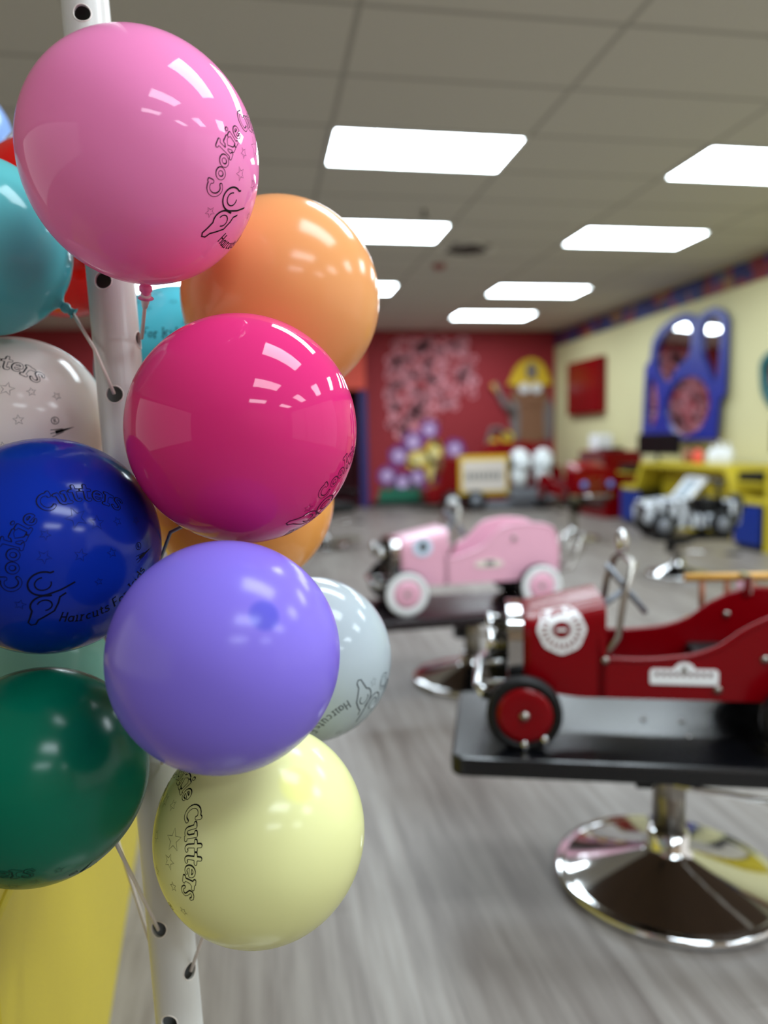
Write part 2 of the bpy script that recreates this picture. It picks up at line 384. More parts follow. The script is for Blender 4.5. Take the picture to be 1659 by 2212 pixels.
# firefighter bear cut-out with a hose
bear = thing('firefighter_bear_cutout', 'brown bear cut-out with yellow fire helmet and hose beside the room corner', 'cut-out', (4.7, YB - .0004, 0))
def B(m):
    for v in m.bm.verts: v.co -= Vector((4.7, YB, 0))
    return m
m = MB(); m.prism(smooth_loop([(4.42, 1.05), (5.02, 1.05), (5.1, 1.5), (5.0, 1.88), (4.9, 2.12), (4.45, 2.12), (4.34, 1.88), (4.28, 1.5)]), YB - .03, YB); B(m).build('body', 'brown', bear)
for P_ in ([(4.36, 1.05), (4.48, 1.05), (4.50, 1.6), (4.42, 1.85), (4.3, 1.6)], [(4.96, 1.05), (5.08, 1.05), (5.12, 1.6), (5.02, 1.85), (4.92, 1.6)]): m = MB(); m.prism(smooth_loop(P_), YB - .045, YB - .03); B(m).build('coat_half', 'greycoat', bear)
m = MB(); m.prism(smooth_loop([(4.25, 2.02), (5.09, 2.02), (5.04, 2.12), (4.96, 2.35), (4.80, 2.49), (4.60, 2.49), (4.42, 2.35), (4.32, 2.12)], 1), YB - .055, YB - .005); h = B(m).build('helmet', 'gold', bear)
m = MB(); m.prism([(4.62, 2.14), (4.78, 2.14), (4.80, 2.34), (4.70, 2.42), (4.60, 2.34)], YB - .065, YB - .054); B(m).build('badge', 'greycoat', h)
for x in (4.57, 4.79): m = MB(); m.prism(ell(x, 1.98, .095, .09, 20), YB - .065, YB - .03); e = B(m).build('eye', 'white', bear)
m = MB(); m.prism(ell(4.7, 1.76, .14, .09, 20), YB - .06, YB - .03); B(m).build('muzzle', 'brown', bear)
m = MB(); m.tube([(4.36, YB - .075, 1.55), (4.2, YB - .075, 1.72), (4.1, YB - .075, 1.9), (4.0, YB - .075, 2.06)], [.06, .06, .05, .06]); B(m).build('arm', 'greycoat', bear)
m = MB(); m.tube([(4.12, YB - .08, 1.86), (3.99, YB - .08, 2.06)], [.04, .055]); B(m).build('hose_nozzle', 'wood', bear)
m = MB(); m.tube([(4.3, YB - .05, 1.12), (4.12, YB - .05, 1.3), (3.98, YB - .05, 1.3), (3.9, YB - .05, 1.05), (3.98, YB - .05, .9)], .035); B(m).build('hose', 'greycoat', bear)
for x, z in ((3.985, 1.02), (4.26, 1.13)): m = MB(); m.prism(ell(x, z, .11, .12, 20), YB - .06, YB - .02); B(m).build('boot', 'gold', bear)

# ------------------------------------------------------------------ wooden fire truck by the back wall
T = thing('toy_fire_truck', 'big red play fire truck standing against the red mural wall', 'toy truck', (3.5, 11.2, 0))
def K(m):
    for v in m.bm.verts: v.co -= Vector((3.5, 11.2, 0))
    return m
m = MB(); m.prism([(2.56, .14), (2.52, .34), (2.74, .42), (2.84, .86), (3.5, .86), (3.72, 1.06), (4.30, 1.06), (4.36, .72), (4.75, .66), (4.85, .14)], 11.2, 11.75); K(m).build('body', 'red', T, bevel=.02)
m = MB(); m.box(3.05, 3.85, 11.16, 11.2, .25, .86, .01); f = K(m).build('side_panel', 'gold', T)
m = MB(); m.box(3.10, 3.80, 11.145, 11.16, .31, .79)
m.mi = 1
for k in range(8): m.box(3.16 + k * .075, 3.20 + k * .075, 11.14, 11.146, .49, .60)
K(m).build('lettered_board', ['offwhite', 'ink_grey'], f)
m = MB(); m.box(3.84, 4.56, 10.98, 11.195, .17, .36, .01); K(m).build('tool_box', 'grey', T)
m = MB(); m.box(3.45, 4.32, 11.1, 11.2, .02, .15, .015); K(m).build('running_board', 'grey', T)
m = MB(); m.box(4.42, 4.78, 11.1, 11.2, .05, .17, .02); K(m).build('bumper', 'offwhite', T)
for x in (2.92, 3.3, 4.40): m = MB(); m.lathe([(.03, .09), (.15, .085), (.16, .05), (.16, -.05), (.15, -.07), (.09, -.075)], 28, 'y', (x, 11.12, .16)); w = K(m).build('wheel', 'black', T); m = MB(); m.lathe([(.085, .02), (.085, -.08), (.03, -.10)], 24, 'y', (x, 11.12, .16)); K(m).build('hub', 'white' if x < 3 else 'grey', w)
# spotted puppies sitting in the cab window
for i, (x, lab) in enumerate([(4.0, 'white black-spotted plush puppy leaning from the fire truck, nearer the lettered board'), (4.38, 'white black-spotted plush puppy leaning from the fire truck, nearer the truck front')]):
    p = thing('plush_puppy', lab, 'plush toy', (x, 11.07, .384), 0, 'plush puppies in the fire truck')
    m = MB(); m.ball((0, 0, .40), (.165, .12, .17)); m.ball((.02, -.1, .33), (.09, .09, .075)); m.build('head', 'spots', p)
    m = MB(); m.ball((0, .0, .16), (.13, .11, .18)); m.build('body', 'spots', p)
    for s in (-1, 1): m = MB(); m.ball((s * .13, -.02, .36), (.045, .05, .13)); m.build('ear', 'ink' if s * (1 if i else -1) > 0 else 'spots', p)

# ------------------------------------------------------------------ right wall
t = thing('red_wall_cabinet', 'red cabinet hung high on the yellow wall near the corner', 'cabinet', (XR, 11.1, 1.47))
MB().box(-.10, 0, -.62, .58, 0, .85, .006).build('case', 'red', t)
MB().box(-.115, -.10, -.60, -.03, .02, .83, .004).build('door', 'red', t); MB().box(-.115, -.10, -.01, .56, .02, .83, .004).build('door', 'red', t)
t = thing('red_base_cabinet', 'red floor cabinet against the yellow wall under the hung red cabinet', 'cabinet', (4.62, 9.95, 0))
MB().box(0, .53, -.53, .3, .0, .92, .008).build('case', 'red', t); MB().box(-.015, 0, -.5, -.12, .1, .88, .004).build('door', 'red_in', t); MB().box(-.015, 0, -.1, .28, .1, .88, .004).build('door', 'red_in', t)
tag(MB().box(4.75, 5.0, 9.95, 10.22, .92, 1.15, .03).build('tissue_box', 'white'), 'white box standing on the red floor cabinet', 'box')
tag(MB().box(4.72, 5.0, 9.62, 9.86, .92, .96, .01).build('tray', 'black'), 'flat black tray on top of the red floor cabinet', 'tray')

st = thing('styling_station', 'yellow styling counter with blue cabinets along the yellow wall', 'styling station', (4.6, 7.6, 0))
m = MB(); m.prism([(-1.12, .44), (-.95, .44), (-.78, .74), (.84, .74), (1.0, .44), (1.36, .44), (1.36, .50), (1.04, .50), (.88, .80), (-.82, .80), (-1.0, .50), (-1.4, .50), (-1.4, .44)], .02, .55, 'yz'); m.build('worktop', 'yellow_lam', st, bevel=.01)
m = MB(); m.box(.3, .34, -.9, .85, .06, .76); m.box(.48, .55, -1.38, 1.36, 0, .8); m.build('back_panel', 'yellow_lam', st)
MB().box(.02, .55, -1.38, -.98, .05, .44).build('cabinet_case', 'black', st); MB().box(.02, .55, .86, 1.34, .05, .44).build('cabinet_case', 'black', st)
MB().box(0, .02, -1.375, -.985, .06, .435, .004).build('door', 'blue_lam', st); MB().box(0, .02, .865, 1.335, .06, .435, .004).build('door', 'blue_lam', st)
MB().box(.04, .55, -1.36, -1.0, 0, .05).build('toe_kick', 'black', st); MB().box(.04, .55, .88, 1.32, 0, .05).build('toe_kick', 'black', st)
MB().box(.03, .5, -1.55, -1.40, 0, .80, .005).build('side_panel', 'yellow_lam', st)
MB().box(.31, .48, -.85, .8, .0, .1).build('foot_rail', 'yellow_lam', st)

mir = thing('wall_mirror', 'tall mirror in a blue cut-out frame on the yellow wall', 'mirror', (XR - .125, 8.3, 0)); mir.rotation_euler.y = .046
yy = lambda L: [(y - 8.3, z) for y, z in L]
outer = yy([(9.21, 1.06), (9.21, 2.02), (9.10, 2.10), (9.06, 2.34), (8.9, 2.47), (8.62, 2.56), (8.35, 2.58), (8.15, 2.52), (8.06, 2.48), (7.95, 2.52), (7.75, 2.54), (7.58, 2.47), (7.49, 2.36), (7.47, 1.56), (7.56, 1.50), (7.57, 1.06)])
holes = [yy(ell(8.2, 1.46, .47, .35)), yy(smooth_loop([(8.92, 1.92), (9.0, 2.25), (8.75, 2.43), (8.4, 2.48), (8.20, 2.40), (8.16, 2.05), (8.45, 1.95), (8.66, 1.72)])), yy(smooth_loop([(7.98, 2.05), (7.98, 2.40), (7.78, 2.46), (7.62, 2.38), (7.60, 2.05), (7.62, 1.68), (7.72, 1.72), (7.84, 1.92)])), yy(smooth_loop([(9.12, 1.22), (9.12, 1.92), (8.96, 1.85), (8.82, 1.5), (8.92, 1.2)]))]
sheet('frame', 'blue_frame', outer, holes, -.05, -.016, 'yz', mir)
sheet('mirror_glass', 'mirror', [(8.3 - 8.3 + (a - 0) * .97, 1.8 + (b - 1.8) * .97) for a, b in outer], [], -.015, -.004, 'yz', mir)
mir2 = thing('wall_mirror', 'mirror in a rounded teal frame cut off by the photo edge', 'mirror', (XR, 6.45, 0))
sheet('frame', 'teal_frame', smooth_loop([(.52, 1.98), (-.5, 1.98), (-.5, 1.36), (-.2, 1.22), (.2, 1.28), (.42, 1.42), (.52, 1.6)], 2), [smooth_loop([(.44, 1.9), (-.42, 1.9), (-.42, 1.42), (-.18, 1.3), (.16, 1.36), (.36, 1.48), (.44, 1.63)], 2)], -.05, -.016, 'yz', mir2)
sheet('mirror_glass', 'mirror', smooth_loop([(.48, 1.94), (-.46, 1.94), (-.46, 1.39), (-.19, 1.26), (.18, 1.32), (.39, 1.45), (.48, 1.61)], 2), [], -.015, -.004, 'yz', mir2)

def monitor(x, y, z, rz, w, h, lab):
    t = thing('monitor', lab, 'monitor', (x, y, z), rz, 'monitors at the styling stations')
    MB().box(-.02, .02, -w / 2, w / 2, .09, .09 + h, .006).build('housing', 'black', t); MB().box(-.026, -.02, -w / 2 + .015, w / 2 - .015, .105, .075 + h).build('screen', 'screen', t)
    m = MB(); m.lathe([(.09, 0), (.09, .008), (.02, .014), (.016, .1)], 20); m.build('stand', 'black', t)
monitor(4.74, 8.28, .801, .25, .66, .25, 'black monitor on the yellow counter left of the blue framed mirror')
st2 = thing('side_counter', 'yellow counter at the right photo edge next to the blue cabinet', 'counter', (4.6, 5.35, 0))
MB().box(0, .54, -.85, .68, .06, .80, .008).build('case', 'yellow_lam', st2); MB().box(-.02, .54, -.87, .69, .80, .85, .01).build('worktop', 'yellow_lam', st2); MB().box(.04, .5, -.8, .62, 0, .06).build('toe_kick', 'black', st2)
monitor(4.72, 5.95, .851, .15, .5, .30, 'black monitor cut off by the right photo edge')
# wall shelves with dark devices
for (y, z, wd, lab) in [(8.88, .66, .28, 'small black shelf box left of the yellow counter'), (6.42, .66, .34, 'black shelf box right of the yellow counter, under the cut-off monitor')]:
    t = thing('console_shelf', lab, 'shelf', (4.62, y, z)); MB().box(.0, .30, -wd / 2, wd / 2, 0, .09, .008).build('device', 'black', t); MB().box(-.02, .455, -wd / 2 - .03, wd / 2 + .03, -.02, 0).build('shelf_board', 'yellow_lam', t)
for i, (y, h, col, lab) in enumerate([(7.35, .20, 'white', 'white bottle on the yellow counter, left one of the white trio'), (7.22, .24, 'white', 'white bottle on the yellow counter, middle one of the white trio'), (7.08, .22, 'white', 'white bottle on the yellow counter, right one of the white trio'), (7.62, .19, 'coral', 'coral pink bottle on the yellow counter below the mirror'), (7.82, .2, 'rung', 'brown bottle on the yellow counter beside the black monitor')]):
    t = thing('spray_bottle', lab, 'bottle', (4.85, y, .801), 0, 'bottles on the yellow counter')
    MB().lathe([(.05, 0), (.055, .01), (.055, h * .65), (.02, h * .8), (.016, h * .86)], 20).build('bottle_body', col, t); MB().lathe([(.022, h * .86), (.022, h), (.012, h + .005)], 16).build('cap', 'white' if col == 'white' else 'black', t)

# ------------------------------------------------------------------ reception counter, left foreground
rc = thing('reception_counter', 'yellow laminate counter at the lower left behind the balloons', 'counter', (-.348, 1.7, 0), .0737)
m = MB(); m.box(-.75, 0, -.95, .50, 0, .64, .004); m.build('counter_body', 'yellow_lam', rc)
MB().box(-.77, -.005, -.95, .49, .64, .67, .006).build('worktop', 'yellow_lam', rc)

# ------------------------------------------------------------------ hydraulic chairs
def hydraulic(t, top, r=.275, vis=True):
    m = MB(); m.lathe([(.0001, .002), (r - .004, .0), (r + .004, .006), (r + .004, .018), (r - .004, .024), (r - .02, .021), (r - .024, .0225), (.066, .078), (.06, .086), (.052, .094), (.049, .13), (.042, .134), (.0001, .134)], 96); m.build('base', 'chrome', t)
    m = MB(); m.lathe([(.0395, .13), (.0395, top), (.0001, top)], 40); m.build('column', 'steel', t)
    m = MB(); m.box(-.09, .09, -.09, .09, top - .03, top, .006); m.box(-.06, .06, -.05, .05, top - .05, top - .03, .004); m.box(-.085, -.043, -.03, .03, top - .115, top - .03, .004); m.build('bracket', 'black', t)
    m = MB(); m.tube([(.0, -.045, top - .095), (.06, -.06, top - .095), (.22, -.08, top - .11), (.36, -.09, top - .12)], .007, 10)
    lv = m.build('lever', 'chrome', t)
    m = MB(); m.tube([(.36, -.09, top - .12), (.46, -.095, top - .127)], .012, 12); m.build('grip', 'black', lv)

def slab(name, m_, t, u0, u1, v0, v1, z0, z1, rc=.03):
    pts = []
    for cx, cy, a0 in ((u1 - rc, v1 - rc, 0), (u0 + rc, v1 - rc, PI / 2), (u0 + rc, v0 + rc, PI), (u1 - rc, v0 + rc, 1.5 * PI)):
        pts += [(cx + rc * math.cos(a0 + PI / 2 * k / 6), cy + rc * math.sin(a0 + PI / 2 * k / 6)) for k in range(7)]
    return MB().prism(pts, z0, z1, 'xy').build(name, m_, t, bevel=.008)

def interp(tab, n):
    L = []
    for (a, b) in zip(tab[:-1], tab[1:]): L += [(a[0] + (b[0] - a[0]) * k / n, a[1] + (b[1] - a[1]) * k / n) for k in range(n)]
    return L + [tab[-1]]
def soften(p, it=2):
    for _ in range(it): p = [p[0]] + [((p[i - 1][0] + 2 * p[i][0] + p[i + 1][0]) / 4, (p[i - 1][1] + 2 * p[i][1] + p[i + 1][1]) / 4) for i in range(1, len(p) - 1)] + [p[-1]]
    return p

def car_chair(lab, loc, ang, paint, inner, plate_m, ptop, waist, zb, wheels, wall, hub, hw=.14, pv=(-.262, .19), detail='fire', hood=((-.372, .66, .694), (-.177, .70, .739)), hl='chrome', hlv=(-.07, .09), pu=(-.532, .512)):
    t = thing('car_styling_chair', lab, 'styling chair', loc, ang)
    hydraulic(t, ptop - .049)
    pl = slab('platform', plate_m, t, pu[0], pu[1], pv[0], pv[1], ptop - .045, ptop)
    slab('underside', 'under', t, pu[0] + .02, pu[1] - .02, pv[0] + .02, pv[1] - .02, ptop - .049, ptop - .0455)
    for (u, v) in ((-.063, .006), (.027, 0), (.02, -.097)): MB().lathe([(.007, 0), (.007, .003), (.004, .005)], 12, o=(u, v, ptop)).build('bolt', 'chrome', pl)
    # hood: closed loft with an arched top, open towards the cockpit
    (u0, s0, p0), (u1, s1, p1) = hood
    def sec(u, sc=1.):
        f = (u - u0) / (u1 - u0); sd = s0 + (s1 - s0) * f; pk = p0 + (p1 - p0) * f
        b = zb + .02 * max(0, 1 - f * 1.5); h = hw * sc
        return [(u, -h, b), (u, -h, sd - .02)] + [(u, -h * math.cos(a) ** .42 if math.cos(a) > 0 else h * (-math.cos(a)) ** .42, sd - .02 + (pk - sd + .02) * math.sin(a) ** .42) for a in [PI * k / 14 for k in range(1, 14)]] + [(u, h, sd - .02), (u, h, b)]
    m = MB(); R_ = [sec(u0 + (u1 - u0) * k / 6) for k in range(7)]; m.grid(R_, False, True, True, False)
    m.grid([R_[-1], [(u1 - .004, v * .93, zb + (z - zb) * .97) for (_, v, z) in R_[-1]]], False, False)
    body = m.build('hood', paint, t)
    # tub: two shaped side panels, floor, seat, back
    top = soften(interp(waist, 5), 3); poly = [(u1 - .02, zb)] + [(u1 - .02, waist[0][1] + .06)] + top + [(top[-1][0], zb + .02), (top[-1][0] - .1, zb)]
    for s in (-1, 1):
        a, b = sorted((s * hw, s * (hw - .012)))
        sp = MB().prism(poly, a, b, 'xz').build('side_panel', paint, t)
        MB().tube([(u, s * (hw - .004), z) for u, z in top], .007, 8).build('rolled_edge', paint, sp)
    ue = top[-1][0]
    MB().box(u1, ue, -hw + .012, hw - .012, zb, zb + .015).build('floor_pan', inner, t)
    m = MB(); m.prism([(ue - .19, zb + .015), (ue - .02, zb + .015), (ue - .02, top[-8][1] - .03), (ue - .06, top[-8][1] - .02)], -hw + .014, hw - .014, 'xz'); m.build('seat_back', inner, t)
    MB().box(.06, .2, -hw + .02, hw - .02, zb + .03, zb + .07, .012).build('seat_cushion', 'black', t)
    # wheels
    (wr, wz, wus) = wheels
    for u in wus:
        for s in (-1, 1):
            v = s * (hw + .05)
            m = MB(); o = s
            m.lathe([(wr * .55, -.018 * o), (wr * .9, -.02 * o), (wr, -.011 * o), (wr, .011 * o), (wr * .93, .02 * o), (wr * .78, .02 * o), (wr * .755, .012 * o), (wr * .55, .012 * o)], 44, 'y', (u, v, wz)); w = m.build('wheel', 'black', t)
            if wall: m = MB(); m.lathe([(wr * .95, .0195 * o), (wr * .93, .0215 * o), (wr * .62, .0215 * o), (wr * .60, .012 * o)], 44, 'y', (u, v, wz)); m.build('whitewall', wall, w)
            m = MB(); m.lathe([(wr * .755, .012 * o), (wr * .735, .02 * o), (wr * .60, .024 * o), (wr * .3, .020 * o), (.0001, .020 * o)] if not wall else [(wr * .62, .0205 * o), (wr * .58, .026 * o), (wr * .3, .024 * o), (.0001, .022 * o)], 40, 'y', (u, v, wz)); hb = m.build('hub', hub, w)
            m = MB(); m.lathe([(.012, .018 * o), (.011, .026 * o), (.004, .031 * o)], 16, 'y', (u, v, wz)); m.build('hub_cap', 'steel', hb)
            if not wall and s < 0:
                for du in (0, .045): MB().ball((u + du, v - .02, ptop + .012 + du * .3), (.008, .006, .012), 12, 8).build('wheel_clamp', 'chrome', w)
        MB().tube([(u, -hw - .05, wz), (u, hw + .05, wz)], .008, 10).build('axle', 'steel', t)
    # nose
    m = MB(); A = sec(u0, 1.04); m.grid([[(u0 - .028, v, z + .003) for _, v, z in A], [(u0 + .006, v, z + .003) for _, v, z in A]], False, True); m.grid([[(u0 - .028, v, z + .003) for _, v, z in A], [(u0 - .03, v * .86, zb + .03 + (z - zb) * .9 - .01) for _, v, z in A]], False, True); plain = detail == 'plain'; gr = m.build('grille_frame', paint if plain else 'chrome', t)
    m = MB(); m.face([(u0 - .02, v * .9, zb + .02 + (z - zb) * .93) for _, v, z in A]); m.mi = 1
    for k in range(7): m.box(u0 - .026, u0 - .021, -.105 + k * .035 - .003, -.105 + k * .035 + .003, zb + .04, .69)
    m.build('grille', [paint if plain else 'grille', 'steel'], gr)
    for v in hlv:
        m = MB(); m.lathe([(.006, .035), (.024, .02), (.034, -.012), (.036, -.02), (.030, -.024), (.0001, -.026)], 24, 'x', (u0 - .055, v, .625)); h = m.build('headlight', hl, t)
        MB().tube([(u0 - .05, v, .60), (u0 - .03, v, .575), (u0 - .01, v * .8, .565)], .006, 8).build('lamp_bracket', 'black', h)
    m = MB(); m.tube([(u0 - .08, -.17, zb + .01), (u0 - .1, -.1, zb + .01), (u0 - .1, .1, zb + .01), (u0 - .08, .17, zb + .01)], .012, 12); m.tube([(u0 - .1, -.08, zb + .01), (u0 + .02, -.08, zb + .015)], .007, 8); m.tube([(u0 - .1, .08, zb + .01), (u0 + .02, .08, zb + .015)], .007, 8); m.build('bumper', 'chrome', t)
    # steering wheel, edge-on to the photo
    c = Vector((u1 + .067, 0, waist[0][1] + .14)); ax = Vector((.78, 0, .62)); e = Vector((-.62, 0, .78)); f = Vector((0, 1, 0))
    m = MB(); m.tube([c + (e * math.cos(a) + f * math.sin(a)) * .07 for a in [2 * PI * k / 32 for k in range(33)]], .008, 10, False)
    for a in (0, 2.1, 4.2): m.tube([c, c + (e * math.cos(a) + f * math.sin(a)) * .068], .005, 8)
    sw = m.build('steering_wheel', 'grey', t); MB().tube([c, c - ax * .17], .008, 10).build('steering_column', 'grey', sw)
    if detail in ('fire', 'pink'):
        # windshield hoop
        m = MB(); zz = waist[0][1]
        m.tube([(u1 - .008, -hw + .01, zz + .0), (u1 + .028, -hw + .012, zz + .05), (u1 + .04, -hw + .015, zz + .14), (u1 + .058, -hw + .03, zz + .20), (u1 + .07, -hw + .06, zz + .215), (u1 + .07, hw - .06, zz + .215), (u1 + .058, hw - .03, zz + .20), (u1 + .04, hw - .015, zz + .14), (u1 + .028, hw - .012, zz + .05), (u1 - .008, hw - .01, zz)], .0085, 10); wf = m.build('windshield_frame', 'steel', t)
    if detail == 'fire':
        MB().ball((u1 + .068, .07, waist[0][1] + .245), (.016, .02, .034), 18, 12).build('bell', 'chrome', wf)
        for (u, z) in ((u1 - .002, zb + .09), (.109 - .04, zb + .027), (.165, .655), (.168, .615)):
            v = -hw - .001 if z < .64 else hw - .014
            MB().lathe([(.009, 0), (.008, -.004), (.0001, -.005)], 14, 'y', (u, v, z)).build('rivet', 'steel', t)
        # maltese badge: scalloped white ring, red heart
        m = MB(); cu, cz = -.278, .680
        def sc(r, n=8, amp=.05): return [(cu + r * (1 + amp * math.cos(n * a)) * math.cos(a), cz + 1.12 * r * (1 + amp * math.cos(n * a)) * math.sin(a)) for a in [2 * PI * k / 64 for k in range(64)]]
        def onside(m):   # bend the badge onto the curved hood side
            for v in m.bm.verts:
                f = (v.co.x - u0) / (u1 - u0); sd = s0 + (s1 - s0) * f - .02; pk = p0 + (p1 - p0) * f
                if v.co.z > sd:
                    q = min(.985, (v.co.z - sd) / (pk - sd) * .8); a = math.asin(q ** (1 / .42))
                    v.co.y += hw - hw * math.cos(a) ** .42; v.co.z = sd + (pk - sd) * q
            return m
        def rings(rads, mi):
            m.mi = mi; rows = []
            for r, y in rads: rows.append([(a, y, b) for a, b in sc(r, 8, .022 if r > .03 else 0)])
            m.grid(rows, True, False)
        rings([(.055, -hw - .0005), (.055, -hw - .003), (.044, -hw - .003), (.034, -hw - .003), (.022, -hw - .003)], 0)
        rings([(.022, -hw - .0035), (.012, -hw - .0035), (.002, -hw - .0035)], 1)
        m.mi = 1
        for k in range(20):
            a = 2 * PI * (k + .5) / 20; m.face([(cu + r * math.cos(a + d), -hw - .004, cz + 1.12 * r * math.sin(a + d)) for r, d in ((.032, -.07), (.048, -.05), (.048, .05), (.032, .07))])
        m.mi = 0; m.box(cu - .012, cu + .012, -hw - .0045, -hw - .0035, cz - .004, cz + .004)
        onside(m).build('round_badge', ['white', 'red'], t)
        pts = [(-.078, .552), (.066, .552), (.070, .558), (.070, .583), (.064, .588), (.020, .588)] + [(-.004 + .022 * math.cos(a), .588 + .016 * math.sin(a)) for a in [PI * k / 10 for k in range(1, 10)]] + [(-.03, .588), (-.074, .588), (-.080, .582), (-.080, .557)]
        m = MB(); m.prism(pts, -hw - .003, -hw - .0005, 'xz'); m.mi = 1
        for k in range(9): m.box(-.068 + k * .0145, -.060 + k * .0145, -hw - .0038, -hw - .003, .572, .581)
        m.mi = 2; m.box(-.010, .0, -hw - .004, -hw - .003, .578, .594)
        m.build('name_plate', ['white', 'red_in', 'steel'], t)
        # ladder on the far side
        L = None
        m = MB(); m.tube([(.07, hw + .03, .742), (.52, hw + .03, .752)], .011, 10); L = m.build('ladder', 'wood', t)
        MB().tube([(.075, hw + .03, .628), (.52, hw + .03, .638)], .011, 10).build('rail', 'wood', L)
        for u in (.115, .178, .241, .304, .367, .43): MB().tube([(u, hw + .03, .635), (u, hw + .03, .742)], .008, 10).build('rung', 'rung', L)
        m = MB(); m.box(.205, .225, hw - .02, hw + .045, .705, .758, .004); m.build('ladder_bracket', 'chrome', L)
    if detail == 'pink':
        m = MB(); m.mi = 0; m.prism(ell(-.268, .655, .045, .042, 28), -hw - .003, -hw - .0005, 'xz'); m.mi = 1; m.prism(ell(-.266, .657, .02, .024, 20), -hw - .004, -hw - .003, 'xz'); m.build('round_badge', [mat('pale_blue_enamel', (205, 220, 240), .4), 'ink_grey'], t)
        m = MB(); m.prism(smooth_loop([(-.03, .55), (.10, .548), (.105, .575), (.04, .59), (-.03, .577)], 1), -hw - .003, -hw - .0005, 'xz'); m.mi = 1; m.box(.02, .06, -hw - .004, -hw - .003, .56, .58); m.build('name_plate', ['offwhite', 'ink_grey'], t)
        MB().lathe([(.012, 0), (.010, -.006), (.0001, -.007)], 14, 'y', (.155, -hw - .001, .675)).build('rivet', 'steel', t)
        m = MB()
        for v in (-.1, .0, .1): m.tube([(.37, v, .50), (.44, v, .52), (.5, v, .60), (.53, v, .66), (.51, v, .68), (.47, v, .58), (.38, v, .54)], .007, 8)
        m.tube([(.5, -.12, .60), (.5, .12, .60)], .007, 8); m.tube([(.44, -.12, .52), (.44, .12, .52)], .007, 8); m.build('luggage_rack', 'steel', t)
    return t

red_waist = [(-.185, .606), (-.084, .604), (.017, .616), (.077, .639), (.115, .671), (.172, .705), (.23, .722), (.31, .715), (.36, .65), (.37, .56)]
A_RED = -math.atan2(.302, .953)
car_chair('shiny red pedal car chair with round white badge on a black platform', (.985, 1.645, 0), A_RED, 'red', 'red_in', 'plate', .41, red_waist, .515, (.086, .492, (-.366, .232)), None, 'red')
pink_waist = [(-.155, .60), (-.116, .598), (.013, .64), (.056, .685), (.1, .726), (.199, .741), (.30, .73), (.343, .712), (.366, .65), (.37, .56)]
car_chair('pale pink pedal car chair with whitewall tyres on a dark platform', (.95, 3.27, 0), .041, 'pink_paint', 'pink_paint', 'plate_reflect', .37, pink_waist, .483, (.098, .464, (-.356, .258)), 'white', 'pink_paint', .13, (-.27, .2), 'pink', ((-.375, .645, .684), (-.15, .69, .732)))
far_waist = red_waist
car_chair('small red car chair with two blue headlights facing the room, before the fire truck', (3.38, 7.65, 0), 1.74, 'red', 'red_in', 'plate', .44, far_waist, .50, (.07, .51, (-.25, .2)), None, 'red', .22, (-.24, .24), 'plain', ((-.372, .72, .80), (-.177, .76, .86)), 'hlblue', (-.16, .16), (-.3, .3))

# zebra jeep chair
z = thing('car_styling_chair', 'zebra striped toy jeep chair in front of the yellow styling counter', 'styling chair', (3.27, 5.4, 0), -.15)
hydraulic(z, .30, .24); slab('platform', 'plate', z, -.24, .36, -.17, .17, .30, .335)
m = MB(); m.prism([(-.30, .44), (-.31, .56), (-.28, .60), (.02, .63), (.05, .50), (.30, .50), (.33, .60), (.42, .60), (.42, .42), (.30, .40), (-.2, .40)], -.17, .17, 'xz'); m.build('body', 'zebra', z, bevel=.015)
m = MB(); m.prism([(.0, .62), (.03, .62), (.16, .77), (.13, .78)], -.16, -.13, 'xz'); m.prism([(.0, .62), (.03, .62), (.16, .77), (.13, .78)], .13, .16, 'xz'); m.box(.12, .16, -.16, .16, .755, .785); m.build('windshield_frame', 'white', z)
m = MB(); m.face([(.02, -.13, .63), (.02, .13, .63), (.14, .13, .77), (.14, -.13, .77)]); m.build('windshield', 'glass_dull', z)
m = MB(); m.tube([(.28, -.15, .55), (.24, -.15, .72), (.3, -.12, .75), (.3, .12, .75), (.24, .15, .72), (.28, .15, .55)], .018, 10); m.build('roll_bar', 'black', z)
MB().box(.14, .3, -.12, .12, .5, .62, .02).build('seat', 'black', z)
for u in (-.19, .27):
    for s in (-1, 1):
        m = MB(); m.lathe([(.05, -.03 * s), (.09, -.035 * s), (.1, -.02 * s), (.1, .02 * s), (.09, .035 * s), (.05, .025 * s)], 30, 'y', (u, s * .19, .43)); w = m.build('wheel', 'black', z)
        m = MB(); m.lathe([(.055, .026 * s), (.05, .034 * s), (.0001, .03 * s)], 24, 'y', (u, s * .19, .43)); m.build('hub', 'grey', w)
m = MB(); m.lathe([(.03, .0), (.09, .005), (.1, .03), (.1, .05), (.085, .07), (.05, .06)], 28, 'x', (.42, 0, .55)); m.build('spare_wheel', 'black', z)

# black salon chair far behind the balloons
k = thing('salon_chair', 'black styling chair with chrome base far behind the balloons', 'styling chair', (.66, 7.95, 0), .5)
hydraulic(k, .36, .27); MB().box(-.26, .26, -.26, .26, .36, .47, .04).build('seat', 'black', k); MB().box(-.25, .25, .2, .29, .47, .86, .04).build('backrest', 'black', k)
for s in (-1, 1): MB().box(s * .28 - .03, s * .28 + .03, -.22, .24, .55, .60, .015).build('armrest', 'black', k)
MB().box(-.2, .2, -.42, -.28, .08, .12, .015).build('footrest', 'steel', k)

